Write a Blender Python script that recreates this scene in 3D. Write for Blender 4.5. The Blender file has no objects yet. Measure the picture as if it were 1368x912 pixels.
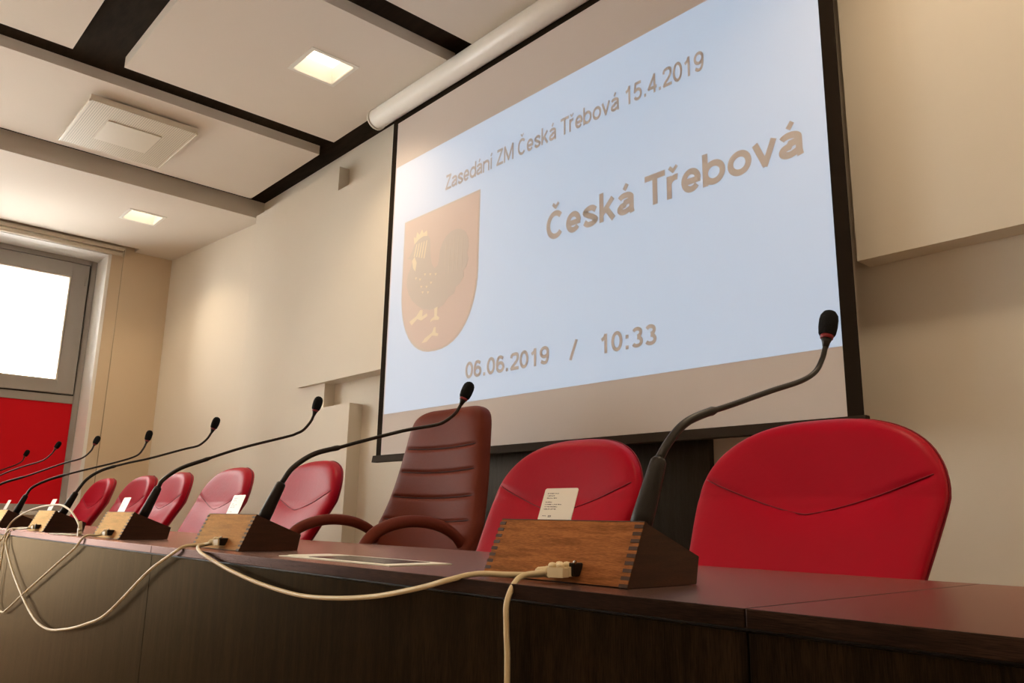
import bpy, bmesh, math, random
from mathutils import Vector, Matrix

random.seed(7)
SC = bpy.context.scene
COL = SC.collection

# ------------------------------------------------------------------ camera
cam_d = bpy.data.cameras.new('camera')
cam_d.sensor_fit = 'HORIZONTAL'
cam_d.sensor_width = 36.0
cam_d.lens = 1076.475 / 1368 * 36.0
cam_d.clip_start = 0.02
cam = bpy.data.objects.new('camera', cam_d)
COL.objects.link(cam)
cam.matrix_world = Matrix(((0.6675649, 0.14829337, 0.72963428, 0.0),
                           (0.74432835, -0.15691701, -0.6491166, 0.0),
                           (0.01823234, 0.97641494, -0.21513125, 0.84),
                           (0, 0, 0, 1)))
SC.camera = cam

# ------------------------------------------------------------------ world, exposure
W = bpy.data.worlds.new('world')
SC.world = W
W.use_nodes = True
W.node_tree.nodes['Background'].inputs['Color'].default_value = (1.0, 0.95, 0.89, 1)
W.node_tree.nodes['Background'].inputs['Strength'].default_value = 8.5
SC.view_settings.view_transform = 'Standard'
SC.view_settings.look = 'None'
SC.view_settings.gamma = 1.0
SC.view_settings.use_curve_mapping = False
SC.view_settings.exposure = 0.70
LAMP_WATTS = 4.8
LAMP_COLOR = (1.0, 0.78, 0.52)

# ------------------------------------------------------------------ materials
def new_mat(name):
    m = bpy.data.materials.new(name)
    m.use_nodes = True
    return m, m.node_tree.nodes, m.node_tree.links

def mat(name, col, rough=0.6, spec=0.5, var=0.06, scale=6.0, bump=0.0, bscale=80.0, metal=0.0, coat=0.0,
        stretch=(1, 1, 1)):
    m, N, L = new_mat(name)
    b = N['Principled BSDF']
    b.inputs['Roughness'].default_value = rough
    b.inputs['Specular IOR Level'].default_value = spec
    b.inputs['Metallic'].default_value = metal
    b.inputs['Coat Weight'].default_value = coat
    tc = N.new('ShaderNodeTexCoord')
    mp = N.new('ShaderNodeMapping')
    mp.inputs['Scale'].default_value = stretch
    L.new(tc.outputs['Object'], mp.inputs['Vector'])
    n = N.new('ShaderNodeTexNoise')
    n.inputs['Scale'].default_value = scale
    n.inputs['Detail'].default_value = 4
    L.new(mp.outputs['Vector'], n.inputs['Vector'])
    r = N.new('ShaderNodeMix')
    r.data_type = 'RGBA'
    L.new(n.outputs['Fac'], r.inputs['Factor'])
    r.inputs['A'].default_value = tuple(c * (1 - var) for c in col) + (1,)
    r.inputs['B'].default_value = tuple(min(1, c * (1 + var)) for c in col) + (1,)
    L.new(r.outputs['Result'], b.inputs['Base Color'])
    if bump > 0:
        n2 = N.new('ShaderNodeTexNoise')
        n2.inputs['Scale'].default_value = bscale
        n2.inputs['Detail'].default_value = 3
        L.new(mp.outputs['Vector'], n2.inputs['Vector'])
        bp = N.new('ShaderNodeBump')
        bp.inputs['Strength'].default_value = bump
        bp.inputs['Distance'].default_value = 0.004
        L.new(n2.outputs['Fac'], bp.inputs['Height'])
        L.new(bp.outputs['Normal'], b.inputs['Normal'])
    return m

def wood(name, dark, light, rough, stretch, scale=9.0, bump=0.15, spec=0.5, fine=(3, 60, 60), ior=1.5, glare_tint=None):
    m, N, L = new_mat(name)
    b = N['Principled BSDF']
    b.inputs['Roughness'].default_value = rough
    b.inputs['Specular IOR Level'].default_value = spec
    b.inputs['IOR'].default_value = ior
    b.inputs['Specular Tint'].default_value = (1.0, 0.80, 0.56, 1)      # amber tint stands in for warm light in the reflections
    tc = N.new('ShaderNodeTexCoord')
    mp = N.new('ShaderNodeMapping')
    mp.inputs['Scale'].default_value = stretch
    L.new(tc.outputs['Object'], mp.inputs['Vector'])
    n = N.new('ShaderNodeTexNoise')
    n.inputs['Scale'].default_value = scale
    n.inputs['Detail'].default_value = 6
    n.inputs['Distortion'].default_value = 0.6
    L.new(mp.outputs['Vector'], n.inputs['Vector'])
    mp2 = N.new('ShaderNodeMapping')
    mp2.inputs['Scale'].default_value = fine
    L.new(tc.outputs['Object'], mp2.inputs['Vector'])
    n2 = N.new('ShaderNodeTexNoise')
    n2.inputs['Scale'].default_value = 12
    n2.inputs['Detail'].default_value = 3
    L.new(mp2.outputs['Vector'], n2.inputs['Vector'])
    mx = N.new('ShaderNodeMath')
    mx.operation = 'MULTIPLY'
    L.new(n.outputs['Fac'], mx.inputs[0])
    L.new(n2.outputs['Fac'], mx.inputs[1])
    cr = N.new('ShaderNodeValToRGB')
    cr.color_ramp.elements[0].position = 0.14
    cr.color_ramp.elements[0].color = dark + (1,)
    cr.color_ramp.elements[1].position = 0.38
    cr.color_ramp.elements[1].color = light + (1,)
    L.new(mx.outputs[0], cr.inputs['Fac'])
    L.new(cr.outputs['Color'], b.inputs['Base Color'])
    bp = N.new('ShaderNodeBump')
    bp.inputs['Strength'].default_value = bump
    bp.inputs['Distance'].default_value = 0.001
    L.new(n2.outputs['Fac'], bp.inputs['Height'])
    L.new(bp.outputs['Normal'], b.inputs['Normal'])
    if glare_tint:  # coloured gloss puts warm daylight glare into the wood
        b.inputs['Specular IOR Level'].default_value = 0.0
        g = N.new('ShaderNodeBsdfGlossy')
        g.inputs['Color'].default_value = glare_tint + (1,)
        g.inputs['Roughness'].default_value = rough
        fr = N.new('ShaderNodeFresnel')
        fr.inputs['IOR'].default_value = ior
        ms = N.new('ShaderNodeMixShader')
        L.new(bp.outputs['Normal'], g.inputs['Normal'])
        L.new(bp.outputs['Normal'], fr.inputs['Normal'])
        L.new(fr.outputs[0], ms.inputs[0])
        L.new(b.outputs[0], ms.inputs[1])
        L.new(g.outputs[0], ms.inputs[2])
        L.new(ms.outputs[0], N['Material Output'].inputs['Surface'])
    return m

def emit_mat(name, col, strength, base=(0.8, 0.8, 0.8), rough=0.8):
    m, N, L = new_mat(name)
    b = N['Principled BSDF']
    b.inputs['Base Color'].default_value = base + (1,)
    b.inputs['Roughness'].default_value = rough
    b.inputs['Specular IOR Level'].default_value = 0.1
    b.inputs['Emission Color'].default_value = col + (1,) if len(col) == 3 else col
    b.inputs['Emission Strength'].default_value = strength
    return m

def glass_mat():
    m, N, L = new_mat('window_glass')
    N.remove(N['Principled BSDF'])
    t = N.new('ShaderNodeBsdfTransparent')
    t.inputs['Color'].default_value = (0.95, 0.97, 0.97, 1)
    g = N.new('ShaderNodeBsdfGlossy')
    g.inputs['Roughness'].default_value = 0.02
    fr = N.new('ShaderNodeFresnel')
    fr.inputs['IOR'].default_value = 1.3
    mx = N.new('ShaderNodeMixShader')
    L.new(fr.outputs[0], mx.inputs[0])
    L.new(t.outputs[0], mx.inputs[1])
    L.new(g.outputs[0], mx.inputs[2])
    L.new(mx.outputs[0], N['Material Output'].inputs['Surface'])
    return m

def perforated_mat():
    m, N, L = new_mat('perforated_metal')
    b = N['Principled BSDF']
    b.inputs['Roughness'].default_value = 0.5
    tc = N.new('ShaderNodeTexCoord')
    v = N.new('ShaderNodeTexVoronoi')
    v.inputs['Scale'].default_value = 75
    v.inputs['Randomness'].default_value = 0.0
    L.new(tc.outputs['Object'], v.inputs['Vector'])
    cr = N.new('ShaderNodeValToRGB')
    cr.color_ramp.interpolation = 'CONSTANT'
    cr.color_ramp.elements[0].color = (0.36, 0.32, 0.25, 1)
    cr.color_ramp.elements[1].position = 0.33
    cr.color_ramp.elements[1].color = (0.70, 0.63, 0.50, 1)
    L.new(v.outputs['Distance'], cr.inputs['Fac'])
    L.new(cr.outputs['Color'], b.inputs['Base Color'])
    return m

def card_mat():
    """white plastic card with rows of small grey print, in object coordinates"""
    m, N, L = new_mat('printed_card')
    b = N['Principled BSDF']
    b.inputs['Roughness'].default_value = 0.35
    tc = N.new('ShaderNodeTexCoord')
    sp = N.new('ShaderNodeSeparateXYZ')
    L.new(tc.outputs['Object'], sp.inputs[0])
    n = N.new('ShaderNodeTexNoise')
    n.inputs['Scale'].default_value = 900
    n.inputs['Detail'].default_value = 0
    L.new(tc.outputs['Object'], n.inputs['Vector'])
    total = None
    # rows of print: (height up the card, left, right)
    rows = [(0.0765, -0.030, -0.004), (0.0725, -0.030, -0.012), (0.0685, -0.030, -0.006),
            (0.0615, -0.030, -0.014), (0.0575, -0.030, 0.008), (0.0535, -0.030, 0.000), (0.0495, -0.030, -0.002),
            (0.0380, -0.030, -0.021), (0.0380, -0.016, -0.009), (0.0365, -0.016, -0.009)]
    def cmp(sock, op, val):
        k = N.new('ShaderNodeMath')
        k.operation = op
        L.new(sock, k.inputs[0])
        k.inputs[1].default_value = val
        return k.outputs[0]
    def mul(a, c, op='MULTIPLY'):
        k = N.new('ShaderNodeMath')
        k.operation = op
        L.new(a, k.inputs[0])
        L.new(c, k.inputs[1])
        return k.outputs[0]
    for z, x0, x1 in rows:
        r = mul(mul(cmp(sp.outputs['Z'], 'GREATER_THAN', z - 0.0008), cmp(sp.outputs['Z'], 'LESS_THAN', z + 0.0008)),
                mul(cmp(sp.outputs['X'], 'GREATER_THAN', x0), cmp(sp.outputs['X'], 'LESS_THAN', x1)))
        total = r if total is None else mul(total, r, 'MAXIMUM')
    letters = cmp(n.outputs['Fac'], 'GREATER_THAN', 0.42)
    total = mul(total, letters)
    mx = N.new('ShaderNodeMix')
    mx.data_type = 'RGBA'
    L.new(total, mx.inputs['Factor'])
    mx.inputs['A'].default_value = (0.80, 0.74, 0.66, 1)
    mx.inputs['B'].default_value = (0.12, 0.10, 0.10, 1)
    L.new(mx.outputs['Result'], b.inputs['Base Color'])
    return m

M = dict(
    wall=mat('wall_paint', (0.78, 0.71, 0.61), 0.75, 0.3, 0.02, 3, 0.08, 250),
    wall_tan=mat('wall_tan_tone', (0.70, 0.56, 0.40), 0.75, 0.3, 0.02, 3, 0.08, 250),  # window wall's base is more tan than the other walls
    ceil=mat('ceiling_paint', (0.78, 0.71, 0.63), 0.8, 0.2, 0.02, 3),
    black=mat('ceiling_void_black', (0.024, 0.017, 0.011), 0.9, 0.08, 0.55, 9, stretch=(1, 4, 1)),
    floor=mat('carpet', (0.40, 0.30, 0.21), 0.95, 0.1, 0.15, 40, 0.3, 300),  # unseen floor's tone raised to bounce light onto the ceiling
    desk=wood('dark_wenge', (0.008, 0.005, 0.004), (0.036, 0.020, 0.014), 0.27, (1.5, 22, 22), 3, 0.1, 0.5, (4, 90, 90), 1.17, (0.84, 0.56, 0.50)),
    deskf=wood('dark_wenge_front', (0.006, 0.004, 0.0025), (0.022, 0.013, 0.007), 0.40, (14, 14, 1.2), 3, 0.12, 0.3, (70, 70, 4), 1.09, (0.70, 0.52, 0.33)),
    panel_dark=wood('dark_wall_veneer', (0.016, 0.013, 0.010), (0.040, 0.034, 0.027), 0.45, (14, 14, 1.0), 3, 0.08, 0.2, (60, 60, 3)),
    walnut=wood('walnut', (0.17, 0.060, 0.024), (0.40, 0.15, 0.055), 0.5, (3.0, 30, 30), 4, 0.15, 0.10, (9, 160, 160), 1.22, (0.95, 0.70, 0.36)),
    walnut_side=wood('walnut_end', (0.020, 0.006, 0.004), (0.052, 0.017, 0.010), 0.4, (30, 3, 30), 4, 0.1, 0.45, (150, 12, 150)),
    endgrain=mat('walnut_end_grain', (0.055, 0.022, 0.012), 0.6, 0.3, 0.3, 200),
    black_pl=mat('black_plastic', (0.014, 0.010, 0.008), 0.42, 0.22, 0.15, 60, 0.1, 400),
    goose=mat('gooseneck_metal', (0.018, 0.013, 0.010), 0.40, 0.35, 0.2, 60),
    foam=mat('black_foam', (0.012, 0.012, 0.013), 0.95, 0.2, 0.4, 300, 0.9, 700),
    ring=mat('red_ring', (0.30, 0.02, 0.03), 0.3, 0.5, 0.05),
    red=mat('red_leather', (0.39, 0.002, 0.017), 0.42, 0.10, 0.07, 9, 0.16, 60),
    redseam=mat('red_seam_thread', (0.19, 0.006, 0.016), 0.6, 0.2, 0.1),
    maroon=mat('maroon_leather', (0.165, 0.036, 0.022), 0.45, 0.06, 0.12, 7, 0.18, 70),
    maroonseam=mat('maroon_seam_thread', (0.040, 0.010, 0.010), 0.6, 0.2, 0.1),
    shell=mat('chair_shell_black', (0.02, 0.02, 0.02), 0.5, 0.4, 0.1),
    chrome=mat('polished_steel', (0.55, 0.54, 0.52), 0.22, 0.5, 0.05, 20, metal=1.0),
    cable=mat('cream_cable', (0.62, 0.50, 0.31), 0.45, 0.4, 0.06, 30),
    plug=mat('cream_plug', (0.70, 0.57, 0.36), 0.4, 0.45, 0.05, 30),
    frame=mat('window_frame_grey', (0.36, 0.33, 0.30), 0.45, 0.4, 0.03),
    gasket=mat('black_gasket', (0.03, 0.028, 0.026), 0.6, 0.3, 0.1),
    spandrel=mat('red_spandrel', (0.64, 0.008, 0.016), 0.6, 0.10, 0.05, 2),
    reveal=mat('white_reveal', (0.85, 0.83, 0.80), 0.7, 0.2, 0.01),
    rail=mat('blind_rail', (0.74, 0.66, 0.54), 0.5, 0.4, 0.03),
    cord=mat('blind_cord', (0.45, 0.36, 0.25), 0.7, 0.2, 0.03),
    case=mat('white_case', (0.82, 0.78, 0.72), 0.35, 0.5, 0.02),
    scr=mat('screen_fabric', (0.72, 0.65, 0.62), 0.9, 0.1, 0.01),
    scrblack=mat('screen_black_border', (0.022, 0.015, 0.010), 0.9, 0.05, 0.1),
    bar=mat('screen_bottom_bar', (0.036, 0.025, 0.017), 0.7, 0.06, 0.1),
    white=mat('white_paper', (0.82, 0.78, 0.70), 0.6, 0.3, 0.02),
    darkfilm=mat('dark_film', (0.06, 0.05, 0.045), 0.2, 0.5, 0.1),
    diff=mat('diffuser_enamel', (0.74, 0.68, 0.57), 0.4, 0.4, 0.02),
    lampwhite=mat('lamp_trim_white', (0.85, 0.82, 0.76), 0.5, 0.4, 0.01),
    perf=perforated_mat(),
    glass=glass_mat(),
    card=card_mat(),
    lamp=emit_mat('lamp_diffuser', (1.0, 0.93, 0.68), 1.35),
    img=emit_mat('projected_light', (0.17, 0.42, 0.70), 0.38, (0.72, 0.66, 0.62)),
    img_red=emit_mat('projected_red', (0.62, 0.24, 0.18), 0.13, (0.72, 0.66, 0.62)),
    img_edge=emit_mat('projected_shield_edge', (0.50, 0.36, 0.26), 0.10, (0.72, 0.66, 0.62)),
    img_dark=emit_mat('projected_dark', (0.60, 0.34, 0.24), 0.04, (0.72, 0.66, 0.62)),
    img_yel=emit_mat('projected_yellow', (0.72, 0.55, 0.26), 0.26, (0.72, 0.66, 0.60)),
)

# ------------------------------------------------------------------ mesh helpers
class MB:
    def __init__(self):
        self.v, self.f, self.sm = [], [], []
    def add(self, vs, fs, smooth=False):
        o = len(self.v)
        self.v += [tuple(p) for p in vs]
        self.f += [tuple(i + o for i in f) for f in fs]
        self.sm += [smooth] * len(fs)
    def box(self, x0, x1, y0, y1, z0, z1):
        self.add([(x0, y0, z0), (x1, y0, z0), (x1, y1, z0), (x0, y1, z0),
                  (x0, y0, z1), (x1, y0, z1), (x1, y1, z1), (x0, y1, z1)],
                 [(0, 3, 2, 1), (4, 5, 6, 7), (0, 1, 5, 4), (1, 2, 6, 5), (2, 3, 7, 6), (3, 0, 4, 7)])
        return self
    def prism(self, pts, a, b, axis='x'):
        """extrude a polygon: axis x -> pts are (y,z); y -> (x,z); z -> (x,y)"""
        n = len(pts)
        def P(p, t):
            return {'x': (t, p[0], p[1]), 'y': (p[0], t, p[1]), 'z': (p[0], p[1], t)}[axis]
        self.add([P(p, a) for p in pts] + [P(p, b) for p in pts],
                 [tuple(range(n))[::-1], tuple(range(n, 2 * n))] +
                 [(i, (i + 1) % n, n + (i + 1) % n, n + i) for i in range(n)])
        return self
    def holed(self, x0, x1, y0, y1, z0, z1, holes):
        """slab with rectangular through holes (hx0,hx1,hy0,hy1)"""
        xs = sorted({x0, x1} | {h[0] for h in holes} | {h[1] for h in holes})
        ys = sorted({y0, y1} | {h[2] for h in holes} | {h[3] for h in holes})
        nx, ny = len(xs) - 1, len(ys) - 1
        def solid(i, j):
            if i < 0 or j < 0 or i >= nx or j >= ny:
                return False
            cx, cy = (xs[i] + xs[i + 1]) / 2, (ys[j] + ys[j + 1]) / 2
            return not any(h[0] < cx < h[1] and h[2] < cy < h[3] for h in holes)
        for i in range(nx):
            for j in range(ny):
                if not solid(i, j):
                    continue
                a, b, c, d = xs[i], xs[i + 1], ys[j], ys[j + 1]
                self.add([(a, c, z0), (b, c, z0), (b, d, z0), (a, d, z0)], [(0, 3, 2, 1)])
                self.add([(a, c, z1), (b, c, z1), (b, d, z1), (a, d, z1)], [(0, 1, 2, 3)])
                if not solid(i - 1, j): self.add([(a, c, z0), (a, d, z0), (a, d, z1), (a, c, z1)], [(0, 3, 2, 1)][::1])
                if not solid(i + 1, j): self.add([(b, c, z0), (b, d, z0), (b, d, z1), (b, c, z1)], [(0, 1, 2, 3)])
                if not solid(i, j - 1): self.add([(a, c, z0), (b, c, z0), (b, c, z1), (a, c, z1)], [(0, 1, 2, 3)])
                if not solid(i, j + 1): self.add([(a, d, z0), (b, d, z0), (b, d, z1), (a, d, z1)], [(0, 3, 2, 1)])
        return self
    def loft(self, rings, close_start=True, close_end=True, smooth=True):
        n = len(rings[0])
        vs = [p for r in rings for p in r]
        fs = []
        for k in range(len(rings) - 1):
            for i in range(n):
                j = (i + 1) % n
                fs.append((k * n + i, k * n + j, (k + 1) * n + j, (k + 1) * n + i))
        if close_start: fs.append(tuple(range(n))[::-1])
        if close_end: fs.append(tuple(range((len(rings) - 1) * n, len(rings) * n)))
        self.add(vs, fs, smooth)
        return self
    def tube(self, pts, rad, n=12, squash=None):
        pts = [Vector(p) for p in pts]
        rads = rad if isinstance(rad, (list, tuple)) else [rad] * len(pts)
        rings = []
        t0 = (pts[1] - pts[0]).normalized()
        ref = Vector((0, 0, 1)) if abs(t0.z) < 0.9 else Vector((1, 0, 0))
        u = (ref - ref.dot(t0) * t0).normalized()
        for i, p in enumerate(pts):
            a, b = pts[max(0, i - 1)], pts[min(len(pts) - 1, i + 1)]
            t = (b - a).normalized()
            u = (u - u.dot(t) * t).normalized()
            w = t.cross(u)
            r = rads[i]
            s = squash if squash else (1, 1)
            rings.append([tuple(p + r * (s[0] * math.cos(q) * u + s[1] * math.sin(q) * w))
                          for q in [2 * math.pi * k / n for k in range(n)]])
        self.loft(rings)
        return self
    def build(self, name, material, parent=None, bevel=0.0, smooth_all=False):
        me = bpy.data.meshes.new(name)
        me.from_pydata(self.v, [], self.f)
        me.polygons.foreach_set('use_smooth', [s or smooth_all for s in self.sm])
        bm = bmesh.new()
        bm.from_mesh(me)
        bmesh.ops.remove_doubles(bm, verts=bm.verts, dist=1e-6)
        bmesh.ops.recalc_face_normals(bm, faces=bm.faces)
        if bevel > 0:
            es = [e for e in bm.edges if len(e.link_faces) == 2 and e.calc_face_angle(0) > 0.5]
            bmesh.ops.bevel(bm, geom=es, offset=bevel, segments=2, affect='EDGES', profile=0.5)
        bm.to_mesh(me)
        bm.free()
        me.materials.append(M[material] if isinstance(material, str) else material)
        o = bpy.data.objects.new(name, me)
        COL.objects.link(o)
        if parent:
            o.parent = parent
        return o

def spline(pts, per=6):
    """Catmull-Rom through the points"""
    P = [Vector(p) for p in pts]
    P = [2 * P[0] - P[1]] + P + [2 * P[-1] - P[-2]]
    out = []
    for i in range(1, len(P) - 2):
        p0, p1, p2, p3 = P[i - 1:i + 3]
        for k in range(per):
            t = k / per
            out.append(0.5 * ((2 * p1) + (-p0 + p2) * t + (2 * p0 - 5 * p1 + 4 * p2 - p3) * t * t +
                              (-p0 + 3 * p1 - 3 * p2 + p3) * t ** 3))
    out.append(P[-2])
    return out

def lathe(mb, prof, base, axis, n=16):
    """surface of revolution: prof = [(distance along axis, radius)]"""
    base, a = Vector(base), Vector(axis).normalized()
    ref = Vector((0, 0, 1)) if abs(a.z) < 0.9 else Vector((1, 0, 0))
    u = (ref - ref.dot(a) * a).normalized()
    w = a.cross(u)
    mb.loft([[tuple(base + a * d + r * (math.cos(q) * u + math.sin(q) * w))
              for q in [2 * math.pi * k / n for k in range(n)]] for d, r in prof])
    return mb

def empty(name, loc=(0, 0, 0), rz=0.0):
    o = bpy.data.objects.new(name, None)
    o.empty_display_size = 0.1
    o.location = loc
    o.rotation_euler = (0, 0, rz)
    COL.objects.link(o)
    return o

def tag(o, label, cat, group=None, kind=None):
    o['label'] = label
    if cat: o['category'] = cat
    if group: o['group'] = group
    if kind: o['kind'] = kind
    return o

def struct(o, label=None):
    o['kind'] = 'structure'
    if label: o['label'] = label
    return o

def copy_tree(o, parent=None):
    c = o.copy()
    COL.objects.link(c)
    c.parent = parent
    for ch in list(o.children):
        copy_tree(ch, c)
    return c

def bx(*a):
    return MB().box(*a)

# ------------------------------------------------------------------ room shell
XL, XR, YF, YB = -7.863, 3.4, -3.4, 2.675
ZC, ZP, ZB = 3.398, 3.3315, 3.25          # void ceiling, floating panels, lowered strip

fl = struct(bx(XL - .5, XR + .2, YF - .2, YB + .4, -0.1, 0).build('floor', 'floor'), 'lightened brown carpet floor under the desk')
fl['category'] = 'floor'

wb = struct(bx(-6.30, XR, YB, YB + .12, 0, ZC + .25).build('wall_back', 'wall'), 'cream wall behind the projection screen')
# proud plasterboard panels on the back wall
bx(-6.134, -4.783, 2.596, YB, 0, ZB).build('wall_panel', 'wall', wb)
bx(-5.118, -2.95, 2.566, YB, 1.700, 3.042).build('wall_panel', 'wall', wb)
bx(-6.10, -4.42, 2.580, YB, 0, 1.533).build('wall_panel', 'wall', wb)
bx(-1.162, XR, 2.582, YB, 1.708, ZC).build('wall_panel', 'wall', wb)
dk = bx(-3.30, -1.818, 2.640, YB, 0, 1.62).build('veneer_panel', 'panel_dark', wb, 0.002)
dk['label'] = 'dark wood veneer panel low on the wall'

# slightly angled wall piece between the window corner and the first panel
wc = MB().prism([(-7.863, 2.521), (-6.10, 2.686), (-6.10, 2.80), (-7.863, 2.80)], 0, ZC + .25, 'z').build('wall_corner', 'wall')
struct(wc, 'cream wall piece beside the window corner')

wr = struct(bx(XR, XR + .12, YF, YB + .12, 0, ZC + .25).build('wall_right', 'wall'), 'cream side wall')
wf = struct(bx(XL, XR, YF - .12, YF, 0, ZC + .25).build('wall_front', 'wall'), 'cream wall opposite the screen')

# window wall with three openings
WIN = [(0.10, 1.978), (-1.95, -0.07), (-3.3, -2.12)]
ZW0, ZW1 = 0.80, 3.186
ZD0 = 0.03                                         # the openings further along are glazed to the floor
wl = MB()
edges = [YF]
for a, b in sorted(WIN):
    edges += [a, b]
edges.append(2.80)
for i in range(0, len(edges), 2):
    wl.box(XL - .42, XL, edges[i], edges[i + 1], 0, ZC + .25)
for a, b in WIN:
    wl.box(XL - .42, XL, a, b, 0, ZW0 if a > 0 else ZD0)
    wl.box(XL - .42, XL, a, b, ZW1, ZC + .25)
wlo = struct(wl.build('wall_left', 'wall_tan'), 'tan wall around the windows')

def make_window(n, y0, y1):
    ZW0 = globals()['ZW0'] if n == 1 else ZD0
    RZ = 1.80 if n == 1 else ZW0 + .062                 # top of the red infill
    w = empty('window_%d' % n, (XL - .33, (y0 + y1) / 2, ZW0))
    struct(w, 'grey framed window with a white sky behind and red infill panel below' if n == 1 else 'grey framed window')
    ox, oy, oz = XL - .33, (y0 + y1) / 2, ZW0
    def B(name, m, X0, X1, a, b, c, d, par=w, bev=0.0):
        return bx(X0 - ox, X1 - ox, a - oy, b - oy, c - oz, d - oz).build(name, m, par, bev)
    xo = XL - .33                                  # frame face
    B('reveal', 'reveal', xo - .02, XL - .001, y1 - .030, y1 - .0005, ZW0, ZW1 - .001)
    B('reveal', 'reveal', xo - .02, XL - .001, y0 + .0005, y0 + .030, ZW0, ZW1 - .001)
    B('reveal', 'reveal', xo - .02, XL - .001, y0 + .03, y1 - .03, ZW1 - .012, ZW1 - .0005)
    B('window_sill', 'reveal', xo - .02, XL + .03, y0 + .03, y1 - .03, ZW0 + .0005, ZW0 + .03)
    a, b, t, s = y0 + .032, y1 - .032, ZW1 - .014, ZW0 + .032
    fr = MB()
    def F(Y0, Y1, Z0, Z1, X0=xo - .08, X1=xo):
        fr.box(X0 - ox, X1 - ox, Y0 - oy, Y1 - oy, Z0 - oz, Z1 - oz)
    F(b - .052, b, s, t); F(a, a + .052, s, t)
    F(a + .052, b - .052, t - .045, t); F(a + .052, b - .052, RZ, RZ + .072)
    if n == 1: F(a + .052, b - .052, s, s + .06)
    fr.build('window_frame', 'frame', w, 0.004)
    # sash, standing a little proud
    sa, sb, s0, s1 = a + .064, b - .064, RZ + .084, t - .056
    g = MB()
    for Y0, Y1, Z0, Z1 in ((sa - .012, sb + .012, s0 - .012, s0), (sa - .012, sb + .012, s1, s1 + .011),
                           (sa - .012, sa, s0, s1), (sb, sb + .012, s0, s1)):
        g.box(-.06, -.018, Y0 - oy, Y1 - oy, Z0 - oz, Z1 - oz)
    g.build('gasket', 'gasket', w)
    sh = MB()
    for Y0, Y1, Z0, Z1 in ((sb - .145, sb, s0, s1), (sa, sa + .145, s0, s1),
                           (sa + .145, sb - .145, s0, s0 + .118), (sa + .145, sb - .145, s1 - .130, s1)):
        sh.box(-.07, .018, Y0 - oy, Y1 - oy, Z0 - oz, Z1 - oz)
    sash = sh.build('sash', 'frame', w, 0.003)
    bd = MB()
    for Y0, Y1, Z0, Z1 in ((sb - .158, sb - .145, s0 + .118, s1 - .130), (sa + .145, sa + .158, s0 + .118, s1 - .130),
                           (sa + .158, sb - .158, s0 + .118, s0 + .128), (sa + .158, sb - .158, s1 - .142, s1 - .130)):
        bd.box(-.05, .006, Y0 - oy, Y1 - oy, Z0 - oz, Z1 - oz)
    bd.build('glazing_bead', 'rail', sash)
    bx(-.046, -.040, sa + .15 - oy, sb - .15 - oy, s0 + .12 - oz, s1 - .132 - oz).build('pane', 'glass', sash)
    if n == 1:
        MB().box(.018, .030, sb - .030 - oy, sb - .018 - oy, s1 - .20 - oz, s1 - .10 - oz).build('hinge', 'frame', sash, 0.002)
    if n > 1:
        return w
    sp = bx(-.05, -.012, a + .05 - oy, b - .05 - oy, s + .05 - oz, 1.805 - oz).build('infill_panel', 'spandrel', w)
    sp['label'] = 'red infill panel'
    return w
for i, (a, b) in enumerate(WIN):
    make_window(i + 1, a, b)

# ------------------------------------------------------------------ ceiling
LIGHTS = [(-3.835, 1.935, ZP), (-6.835, 1.915, ZB), (-0.72, 1.935, ZP), (2.40, 1.935, ZP), (0.84, 1.935, ZP),  # last lamp added out of view to brighten the right wall
          (-3.835, -0.45, ZP), (-6.835, -0.45, ZB), (-0.72, -0.45, ZP), (2.40, -0.45, ZP), (-2.28, -0.45, ZP), (0.84, -0.45, ZP),  # last two added unseen to lift the right side and lower screen
          (-3.835, -2.70, ZP), (-6.835, -2.70, ZB), (-0.72, -2.70, ZP), (2.40, -2.70, ZP)]  # unseen back row added for more fill
HS = 0.125
holes = [(x - HS, x + HS, y - HS, y + HS) for x, y, z in LIGHTS]
ce = struct(MB().holed(XL, XR, YF, YB + .1, ZC, ZC + .03, holes).build('ceiling', 'black'), 'dark ceiling void with floating cream panels')
def cpanel(x0, x1, y0, y1, z=ZP, name='ceiling_panel', top=ZC):
    hs = [h for h in holes if x0 < h[0] and h[1] < x1 and y0 < h[2] and h[3] < y1]
    return MB().holed(x0, x1, y0, y1, z, top, hs).build(name, 'ceil', ce)
cpanel(-5.995, -4.873, YF, 2.478)
cols = [(-4.631, -3.288), (-3.072, -1.73), (-1.514, -0.17), (0.046, 1.39), (1.606, 2.95)]
for a, b in cols:
    cpanel(a, b, 1.10, 2.456)
    cpanel(a, b, -1.75, 0.830)
    cpanel(a, b, YF, -2.02)
lo = cpanel(-7.730, -6.172, YF, 2.70, ZB, 'lowered_ceiling_panel')
cpanel(XL, -7.730, 2.17, 2.70, ZB, 'lowered_ceiling_panel')

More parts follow.
